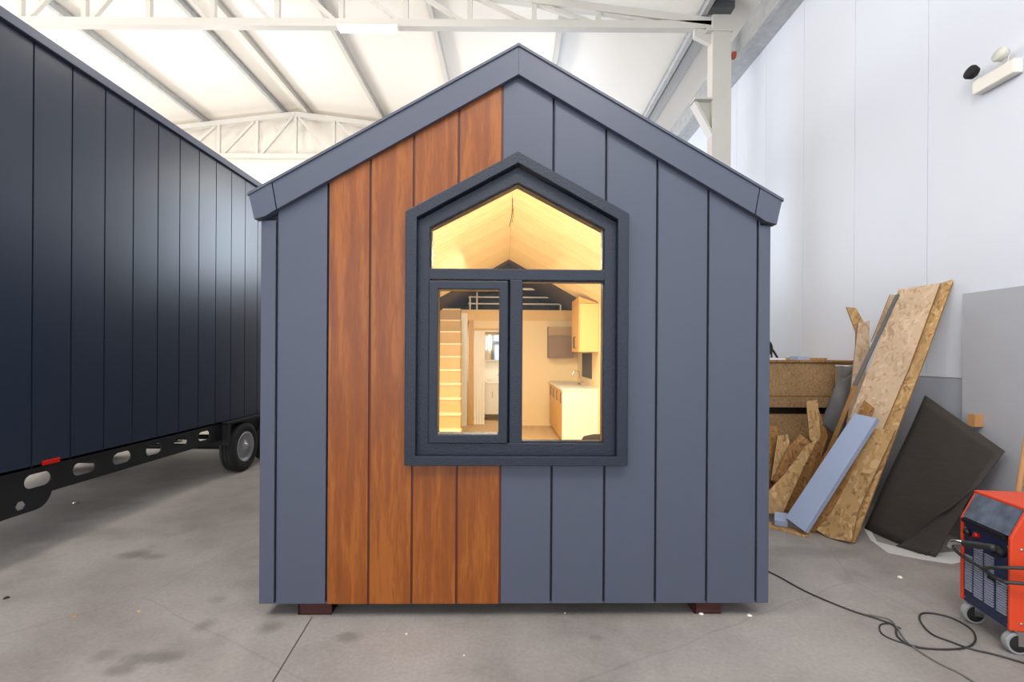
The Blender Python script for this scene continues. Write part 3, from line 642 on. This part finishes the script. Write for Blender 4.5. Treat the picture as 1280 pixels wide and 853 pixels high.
b = B(); box(b, SX-.15, SX+.08, 5.98, 6.05, .42, .69); box(b, SX-.15, SX+.08, 5.98, 7.6, .68, .70)
prism_yz(b, [(5.98, .69), (6.1, .69), (6.1, .60), (5.98, .42)], SX-.0, SX+.01); obj('mudguard', b, M_BLACK, T)
for yy in (2.4, 8.5):
    for xx in (SX-.2, SX-2.3):
        b = B(); tube(b, [(xx, yy, 0.02), (xx, yy, .60)], .03); lathe(b, [(.09, 0), (.09, .02)], (xx, yy, 0), 'Z', 16); obj('support_jack', b, M_BLACK, T)

# ------------------------------------------------------------------ offcuts and boards against the right wall
def sheet(name, px, plane, th, m, label=None, cat='board', group=None, off=0, edge=None, parent=None):
    """board whose face lies on a plane through three placed points; real thickness goes away from the viewer"""
    p0, p1, p2 = [at(*q) for q in plane]; n = (p1-p0).cross(p2-p0).normalized()
    o = Vector((0, 0, CAM_H))
    if n.dot(p0-o) < 0: n = -n
    p0 = p0+n*off; pts = []
    for u, v in px:
        d = ray(u, v); k = (p0-o).dot(n)/d.dot(n); p = o+d*k; p.z = max(p.z, .004); pts.append(p)
    bm = B(); back = [p+n*th for p in pts]
    for p in back: p.z = max(p.z, .003)
    loft(bm, pts, back)
    ob = obj(name, bm, [m]+([edge] if edge else []), parent)
    if edge:
        for i, f in enumerate(ob.data.polygons):
            if i > 1: f.material_index = 1
    if label: tag(ob, label, cat, group)
    return ob
def patch(bm, c, th, sag=0, n=14, edge=0, seed=1):
    """bent rectangular sheet between four corners, with thickness"""
    rnd = random.Random(seed); a, b_, c_, d = [Vector(x) for x in c]; nn = (b_-a).cross(d-a).normalized()
    if nn.dot(a-Vector((0, 0, CAM_H))) < 0: nn = -nn
    F = []; Bk = []
    for i in range(n+1):
        for j in range(n+1):
            u, v = i/n, j/n; p = a*(1-u)*(1-v)+b_*u*(1-v)+c_*u*v+d*(1-u)*v
            p = p+nn*sag*math.sin(math.pi*u)*math.sin(math.pi*v)+nn*edge*math.sin(u*9+seed)*math.sin(v*7)
            p.z = max(p.z, .008)
            q = p+nn*th; q.z = max(q.z, .007)
            F.append(bm.verts.new(p)); Bk.append(bm.verts.new(q))
    I = lambda i, j: i*(n+1)+j
    for i in range(n):
        for j in range(n):
            bm.faces.new((F[I(i, j)], F[I(i+1, j)], F[I(i+1, j+1)], F[I(i, j+1)])); bm.faces.new((Bk[I(i, j)], Bk[I(i, j+1)], Bk[I(i+1, j+1)], Bk[I(i+1, j)]))
    for i in range(n):
        for (p, q) in ((I(i, 0), I(i+1, 0)), (I(i+1, n), I(i, n)), (I(0, i+1), I(0, i)), (I(n, i), I(n, i+1))): bm.faces.new((F[q], F[p], Bk[p], Bk[q]))

PA = [(1015, 660, 4.36), (1052, 672, 4.12), (1175, 354, 4.36)]
GB = 'OSB boards leaning on the right wall'
# chipboard storage boxes
t = thing('storage_box', 'large chipboard box between the house and the wall, upper one', 'box', (3.3, 5.9, .99), 0, 'stacked chipboard boxes')
b = B(); box(b, 2.4, 3.88, 5.50, 6.6, .985, 1.50); obj('body', b, M_CHIP, t)
b = B(); box(b, 2.38, 3.89, 5.47, 6.62, 1.50, 1.522); obj('lid', b, M_OSBDK, t)
b = B(); box(b, 2.4, 3.88, 5.492, 5.4995, 1.115, 1.118); obj('seam_strip', b, M_OSBEDGE, t)
t = thing('storage_box', 'large chipboard box on the floor carrying the upper box', 'box', (3.3, 5.9, 0), 0, 'stacked chipboard boxes')
b = B(); box(b, 2.4, 3.88, 5.52, 6.6, 0, .90); obj('body', b, M_CHIP, t)
b = B(); box(b, 2.45, 3.85, 5.62, 6.5, .90, .985); obj('batten', b, M_DBROWN, t)
# on the box
b = B(); p = at(1001, 447, 5.6); box(b, p.x-.06, p.x+.07, 5.55, 5.72, 1.522, 1.565); tag(obj('foam_offcut', b, M_FOAM, bevel=.003), 'small pale blue foam offcut lying on top of chipboard box', 'foam piece', 'foam offcuts')
b = B(); box(b, 2.9, 3.14, 5.55, 5.75, 1.522, 1.545); tag(obj('foam_offcut', b, mat('white_foam', (222, 226, 232), .8), bevel=.003), 'white foam scrap under the dark tool on chipboard box', 'foam piece', 'foam offcuts')
t = thing('clamp_tool', 'dark metal tool frame standing on the box beside the house', 'tool', (3.0, 5.7, 1.54))
b = B(); tube(b, spline([(3.10, 5.65, 1.545), (3.02, 5.65, 1.66), (2.93, 5.65, 1.66)]), .012); tube(b, [(3.03, 5.65, 1.545), (3.03, 5.65, 1.66)], .01); obj('lower_frame', b, M_BLACK, t)
b = B(); lathe(b, [(.02, -.03), (.11, -.03), (.11, .03), (.02, .03)], (2.92, 5.65, 1.66), 'Y', 20); obj('drum', b, M_RUBBER, t)
b = B(); tube(b, [(2.975, 5.65, 1.70), (2.975, 5.65, 1.81), (2.90, 5.65, 1.81)], .012); obj('upper_frame', b, M_BLACK, t)
b = B(); box(b, 3.15, 3.75, 5.76, 5.90, 1.523, 1.548); tag(obj('wood_strip', b, M_OSB), 'thin OSB strip lying along the top of chipboard box', 'wood strip')
# shiny bucket and dark sheet
t = thing('metal_pipe', 'shiny metal pipe section standing in front of the chipboard box', 'pipe', at(1058, 500, 5.2))
p = at(1058, 457, 5.25); b = B(); lathe(b, [(.095, 0), (.10, .0), (.10, p.z-.01), (.105, p.z), (.09, p.z), (.088, 0.02)], (p.x, 5.25, 0), 'Z', 28); o = obj('wall', b, M_CHROME, t, smooth=True)
o.data.materials[0] = mat('brushed_duct', (196, 196, 198), .3, metal=.7, var=.1, vscale=5)
b = B(); patch(b, (at(1046, 478, 5.12), at(1074, 462, 5.12), at(1062, 560, 5.02), at(1026, 530, 5.12)), .004, sag=-.06); tag(obj('grey_sheet', b, M_DGREY, smooth=True), 'bent dark grey sheet leaning before the chipboard box', 'sheet')
b = B(); tube(b, [at(1064, 452, 5.3), at(1071, 443, 5.3)], .012); b.free()

# offcuts heap behind the foam (left)
GO = 'OSB offcuts heaped beside the grey house'
def oc(px, plane, m, label, th=.012): return sheet('osb_offcut', px, plane, th, m, label, 'wood offcut', GO, edge=M_OSBEDGE)
oc([(1008, 502), (1022, 500), (1026, 545), (1020, 560), (1012, 548)], [(1008, 502, 5.0), (1022, 500, 5.0), (1016, 560, 4.85)], M_OSB, 'upright OSB offcut with the highest tip in the heap')
oc([(1020, 503), (1035, 545), (1028, 566), (1020, 640), (1010, 640), (1016, 530)], [(1020, 503, 5.05), (1035, 545, 5.0), (1022, 566, 4.95)], M_OSBDK, 'narrow OSB offcut right behind the highest tip')
oc([(955, 532), (972, 533), (980, 600), (955, 650)], [(955, 532, 5.1), (972, 533, 5.1), (960, 640, 4.85)], M_OSBDK, 'OSB offcut next to the house corner at mid heap')
oc([(972, 545), (985, 543), (990, 570), (975, 612), (964, 600)], [(972, 545, 4.95), (985, 543, 4.95), (970, 610, 4.8)], M_OSB, 'small blunt OSB offcut in the left of heap')
oc([(985, 560), (1000, 543), (1013, 552), (975, 610), (966, 600)], [(990, 550, 4.9), (1010, 548, 4.9), (970, 610, 4.75)], M_OSBDK, 'OSB offcut with notched top in the middle of heap')
oc([(1019, 552), (1024, 558), (1018, 580), (1000, 640), (985, 648), (978, 640)], [(1019, 553, 4.82), (1024, 560, 4.82), (982, 648, 4.64)], M_OSBDK, 'dark slanting OSB offcut beside the blue foam slab')
oc([(1008, 556), (1021, 551), (1003, 588), (978, 643), (955, 642), (955, 620), (980, 594)], [(1010, 556, 4.65), (1021, 551, 4.65), (970, 643, 4.55)], M_OSB, 'broad light OSB offcut in front of heap')
b = B(); q = [on_floor(955, 652), on_floor(984, 662), on_floor(1014, 668), on_floor(1008, 673), on_floor(975, 664), on_floor(955, 660)]
loft(b, [p+Vector((0, 0, .002)) for p in q], [p+Vector((0, 0, .018)) for p in q]); tag(obj('osb_strip', b, M_OSB), 'flat OSB strip lying on the floor under the blue foam', 'wood strip')
f0 = on_floor(975, 652, .05); b = B(); Mx = Matrix.Translation((f0.x, f0.y, .07)) @ Matrix.Rotation(-.5, 4, 'Z') @ Matrix.Rotation(.3, 4, 'X')
box(b, -.045, .06, -.07, .07, -.03, .03, Mx); tag(obj('foam_offcut', b, M_FOAM, bevel=.004), 'small blue foam block on the floor by the house corner', 'foam piece', 'foam offcuts')

# tall boards
b = B(); p1 = at(1050, 455, 4.9)
sheet('osb_board', [(1073, 404), (1087, 401), (1087, 440), (1079, 478), (1060, 560), (1050, 650), (1040, 650), (1060, 520)], [(1073, 404, 4.95), (1087, 401, 4.95), (1070, 478, 4.8)], .012, M_OSBPALE, 'pale narrow OSB board with straight top left of the tall board', 'board', GB, edge=M_OSBEDGE)
sheet('osb_board', [(1058, 384), (1070, 385), (1085, 412), (1079, 428), (1078, 640), (1066, 640), (1070, 415)], [(1058, 384, 5.0), (1070, 385, 5.0), (1078, 425, 4.97)], .012, M_OSB, 'short tilted OSB piece with the angled top left of the pale one', 'board', GB, edge=M_OSBEDGE)
b.free()
sheet('osb_board', [(1170, 356), (1192, 349), (1158, 443), (1123, 534), (1068, 679), (1030, 670)], PA, .015, M_OSB, 'tall OSB board rearmost, reaching highest on the right wall', 'board', GB, off=.03, edge=M_OSBEDGE)
sheet('osb_board', [(1123, 362), (1175, 354), (1136, 460), (1104, 535), (1050, 672), (1015, 660), (1063, 520)], PA, .015, M_OSBPALE, 'widest tall pale OSB board in front of the rear one', 'board', GB, edge=M_OSBEDGE)
sheet('metal_strip', [(1119, 369), (1124, 367), (1071, 482), (1065, 482)], PA, .01, M_DGREY, 'thin dark grey metal strip along the left of the widest board', 'metal strip', off=-.02)
sheet('osb_board', [(1113, 368), (1120, 369), (1098, 414), (1089, 428)], [(1113, 368, 4.9), (1120, 369, 4.9), (1093, 425, 4.8)], .012, M_OSBPALE, 'narrow white-faced board end peeking left of metal strip', 'board', GB, edge=M_OSBEDGE)
sheet('osb_board', [(1066, 484), (1072, 482), (1030, 590), (1005, 640), (998, 636), (1036, 560)], [(1066, 484, 4.5), (1072, 482, 4.5), (1002, 638, 4.45)], .012, M_OSBEDGE, 'dark edge-on board running down behind the blue foam slab', 'board', GB)
sheet('osb_board', [(1094, 536), (1119, 538), (1083, 615), (1072, 640), (1064, 678), (1036, 674), (1016, 660)], PA, .014, M_OSB, 'short broken OSB board in front of the tall ones', 'board', GB, off=-.03, edge=M_OSBEDGE)
sheet('osb_board', [(1080, 500), (1092, 510), (1060, 600), (1038, 640), (1016, 668), (1003, 660)], PA, .014, M_OSBDK, 'narrow brown OSB board between foam slab and broken board', 'board', GB, off=-.045, edge=M_OSBEDGE)
PF = [(983, 648, 4.38), (1004, 666, 4.22), (1090, 522, 4.22)]
sheet('foam_slab', [(1068, 517), (1096, 523), (1006, 665), (982, 647)], PF, .06, M_FOAM, 'long pale blue foam slab leaning on the OSB boards', 'foam slab', off=-.04)

# white wall board & grey board
b = B(); box(b, WX-.07, WX-.03, 2.6, 4.14, 0, 2.11); tag(obj('leaning_board', b, M_PVC, bevel=.002), 'large light grey panel standing upright against the right wall', 'panel')
b = B(); p = at(1212, 523, 3.98); box(b, WX-.14, WX-.071, p.y-.03, p.y+.03, 1.0, 1.10); tag(obj('wood_block', b, M_WOOD), 'small brown wooden block stuck on the grey panel', 'wood block')
# dark felt sheet
t = thing('felt_sheet', 'big dark brown-black sheet leaning on the wall on its corner', 'sheet', (3.4, 4, 0))
b = B(); patch(b, (at(1156, 494, 4.42), at(1256, 564, 3.70), on_floor(1158, 696), on_floor(1080, 662)), .006, sag=.03, edge=.006); obj('face', b, M_MEMB, t, smooth=True)
b = B(); patch(b, (at(1186, 636, 3.72), at(1222, 606, 3.66), on_floor(1168, 698), on_floor(1120, 684)), .005, sag=-.02, edge=.01, seed=4); obj('torn_flap', b, M_MEMB, t, smooth=True)
b = B(); q = [on_floor(u, v) for u, v in ((1079, 660), (1087, 661), (1096, 678), (1120, 684), (1150, 694), (1200, 690), (1215, 700), (1190, 706), (1150, 700), (1110, 692), (1088, 676))]
loft(b, [p+Vector((0, 0, .002)) for p in q], [p+Vector((0, 0, .003+.001*(i % 3))) for i, p in enumerate(q)]); tag(obj('plastic_film', b, M_FILM), 'crumpled white plastic film on the floor under dark sheet', 'plastic film')
b = B(); tube(b, [at(1292, 490, 3.25), at(1262, 690, 3.15)], .016); tag(obj('wooden_handle', b, M_WOOD), 'wooden broom handle leaning behind the orange welder', 'handle')

# ------------------------------------------------------------------ orange welding machine
wa = Vector((2.69, 2.90, 0)); wax = Vector((-.06, -.35, 0)).normalized(); dax = Vector((.985, -.169, 0)).normalized()
ang = math.atan2(dax.y, dax.x)
t = thing('welding_machine', 'orange and navy welding machine on castors at lower right', 'welding machine', wa, ang)
WMx = Matrix(((dax.x, -wax.x, 0, wa.x), (dax.y, -wax.y, 0, wa.y), (0, 0, 1, 0), (0, 0, 0, 1)))   # local: x = depth, y = -width
def wp(name, bm, m, parent=t, **k): return obj(name, bm, m, parent, M=WMx, **k)
WW = .357
prof = [(0, .128), (0, .612), (.078, .775), (.95, .775), (.95, .128)]
b = B()
for y0, y1 in ((0, -.018), (-WW+.018, -WW)): loft(b, [Vector((x, y0, z)) for x, z in prof], [Vector((x, y1, z)) for x, z in prof])
loft(b, [Vector((x, -.018, z)) for x, z in [(.078, .77), (.95, .77), (.95, .15), (.90, .15)]], [Vector((x, -WW+.018, z)) for x, z in [(.078, .77), (.95, .77), (.95, .15), (.90, .15)]])
box(b, .07, .95, -WW, 0, .755, .778)
wp('casing', b, M_ORANGE, bevel=.006)
b = B(); box(b, .012, .05, -WW+.018, -.018, .125, .605); fp = wp('front_panel', b, M_NAVY); fp['label'] = 'navy blue front panel'
b = B()
for (a, c, z0, z1) in ((.05, .20, .20, .42), (.26, .44, .19, .50), (.50, .68, .19, .48), (.76, .95, .19, .37)):
    n = int((z1-z0)/.014)
    for k in range(n): box(b, .004, .014, -(.018+c*(WW-.036)), -(.018+a*(WW-.036)), z0+k*.014, z0+k*.014+.0085)
wp('vent_slats', b, M_VENT, fp)
b = B(); lathe(b, [(.016, 0), (.016, .014), (.012, .02)], (.012, -.12, .545), (Vector((0, 1, 0)), Vector((0, 0, 1)), Vector((-1, 0, 0))), 16); wp('red_button', b, M_RED, fp)
b = B(); lathe(b, [(.02, 0), (.02, .014), (.012, .025)], (.012, -.055, .54), (Vector((0, 1, 0)), Vector((0, 0, 1)), Vector((-1, 0, 0))), 16); wp('socket', b, M_BLACK, fp)
b = B(); box(b, .004, .014, -.29, -.20, .335, .37); wp('latch', b, M_BLACK, fp)
b = B(); lathe(b, [(.03, 0), (.03, .02), (.018, .03), (.018, .04)], (.012, -.29, .52), (Vector((0, 1, 0)), Vector((0, 0, 1)), Vector((-1, 0, 0))), 20); wp('connector', b, M_BLACK, fp)
dx, dz = .078, .163; L_ = math.hypot(dx, dz)
b = B(); nrm = Vector((-dz, 0, dx)).normalized()
A0 = Vector((.004, 0, .622)); A1 = Vector((.074, 0, .766))
f = [A0+Vector((0, -.02, 0)), A0+Vector((0, -WW+.02, 0)), A1+Vector((0, -WW+.02, 0)), A1+Vector((0, -.02, 0))]
loft(b, [p+nrm*.002 for p in f], [p-nrm*.02 for p in f]); wp('control_panel', b, M_DUSTY)['label'] = 'dusty grey-blue control panel'
b = B(); box(b, -.014, .012, -WW+.03, -.03, .598, .617); wp('panel_ledge', b, M_BLACK, fp)
for s_, y in ((1, -.03), (1, -WW+.03)):
    for x in (.07, .86):
        b = B(); lathe(b, [(.02, -.02), (.055, -.02), (.058, -.012), (.058, .012), (.055, .02), (.02, .02)], (x-.02, y, .058), 'Y', 24); wl = wp('castor', b, M_CASTOR, smooth=False)
        b = B(); lathe(b, [(.018, -.028), (.044, -.022), (.044, .022), (.018, .028)], (x-.02, y, .058), 'Y', 24); wp('hub', b, M_RUBBER, wl)
        b = B(); box(b, x-.03, x+.02, y-.03, y-.025, .05, .125); box(b, x-.03, x+.02, y+.025, y+.03, .05, .125); box(b, x-.035, x+.035, y-.032, y+.032, .118, .128); wp('fork', b, M_CHROME, wl)
# torch on the panel
b = B()
for yy, zz in ((-.03, .56), (-.03, .15), (-.33, .56), (-.33, .15), (-.33, .35)): lathe(b, [(.006, 0), (.006, .004), (.002, .006)], (.012, yy, zz), (Vector((0, 1, 0)), Vector((0, 0, 1)), Vector((-1, 0, 0))), 8)
for xx, zz in ((.05, .56), (.05, .17), (.4, .70), (.4, .17), (.85, .70)): lathe(b, [(.007, 0), (.007, .004), (.002, .006)], (xx, -WW, zz), (Vector((1, 0, 0)), Vector((0, 0, 1)), Vector((0, -1, 0))), 8)
wp('screws', b, M_CHROME)
t2 = thing('welding_torch', 'welding torch with bent chrome neck hooked on the machine front', 'welding torch', wa+Vector((-.1, 0, .5)))
b = B(); tube(b, spline([(-.03, -.30, .54), (-.042, -.2, .515), (-.05, -.11, .49)]), [.019]*17, 12); obj('grip', b, M_CABLE, t2, M=WMx, smooth=True)
b = B(); tube(b, spline([(-.05, -.12, .493), (-.052, -.06, .48), (-.052, -.02, .462), (-.05, .0, .43)]), .017, 12); obj('neck', b, M_CHROME, t2, M=WMx, smooth=True)
b = B(); tube(b, spline([(-.05, -.03, .43), (-.045, -.08, .41), (-.04, -.2, .40), (-.04, -.33, .39), (-.03, -.40, .40), (.2, -.44, .42), (.5, -.44, .40)]), .009, 8); obj('hose', b, M_CABLE, t2, M=WMx, smooth=True)
b = B(); tube(b, spline([(-.02, -.17, .39), (-.045, -.25, .41), (-.045, -.36, .46), (.1, -.42, .49), (.4, -.42, .50)]), .009, 8); obj('return_hose', b, M_CABLE, t2, M=WMx, smooth=True)

# ------------------------------------------------------------------ cables on the floor
def floor_cable(px, r, m, label):
    pts = spline([on_floor(u, v, r+.001) for u, v in px], 10); b = B(); tube(b, pts, r, 8)
    return tag(obj('floor_cable', b, m, smooth=True), label, 'cable', 'cables on the concrete floor')
floor_cable([(955, 712), (975, 722), (1010, 741), (1060, 762), (1100, 775), (1118, 783), (1122, 796), (1140, 808), (1175, 812), (1207, 810), (1219, 801), (1214, 787), (1190, 773), (1165, 767), (1151, 768), (1151, 778), (1165, 793), (1190, 803), (1215, 812), (1245, 819), (1290, 832)], .005, M_CABLE, 'dark cable from the house corner looping towards the welder')
floor_cable([(1080, 768), (1110, 774), (1122, 786), (1132, 801), (1150, 815), (1175, 830), (1200, 842), (1225, 858)], .0045, M_CABLEG, 'thin grey cable running off the bottom of the picture')
floor_cable([(1126, 786), (1112, 780), (1100, 782), (1103, 793), (1125, 803), (1160, 811), (1200, 812)], .004, M_CABLE, 'short dark cable loop left of the big loop')

# litter on the floor
lit = [((706, 767), M_WHITE, .008, 'tiny white chip at the middle of the facade base'), ((937, 770), M_WHITE, .016, 'white chip right of the rear right foot'), ((877, 768), M_WHITE, .018, 'white crumb beside the right support foot'),
       ((94, 629), M_WHITE, .022, 'white scrap beside the black trailer frame'), ((8, 748), M_RUBBER, .02, 'dark splinter at the left edge of picture'), ((93, 771), M_OSBDK, .014, 'brown chip on the left floor'), ((173, 765), M_OSB, .012, 'pale wood chip on the left floor'),
       ((1125, 722), M_WHITE, .02, 'white crumb between cables and dark sheet'), ((580, 820), M_WHITE, .006, 'tiny white fleck low in the middle'), ((508, 793), M_WHITE, .006, 'tiny white fleck under the wood cladding')]
for (u, v), m, r, l in lit:
    c = on_floor(u, v); b = B(); n = 6
    pts = [(c.x+r*random.uniform(.6, 1.3)*math.cos(k*math.pi/3), c.y+r*random.uniform(.6, 1.3)*math.sin(k*math.pi/3)) for k in range(n)]
    loft(b, [Vector((x, y, .0005)) for x, y in pts], [Vector((c.x+(x-c.x)*.6, c.y+(y-c.y)*.6, .3*r+.002)) for x, y in pts])
    tag(obj('debris_chip', b, m), l, 'debris', 'crumbs on the floor')
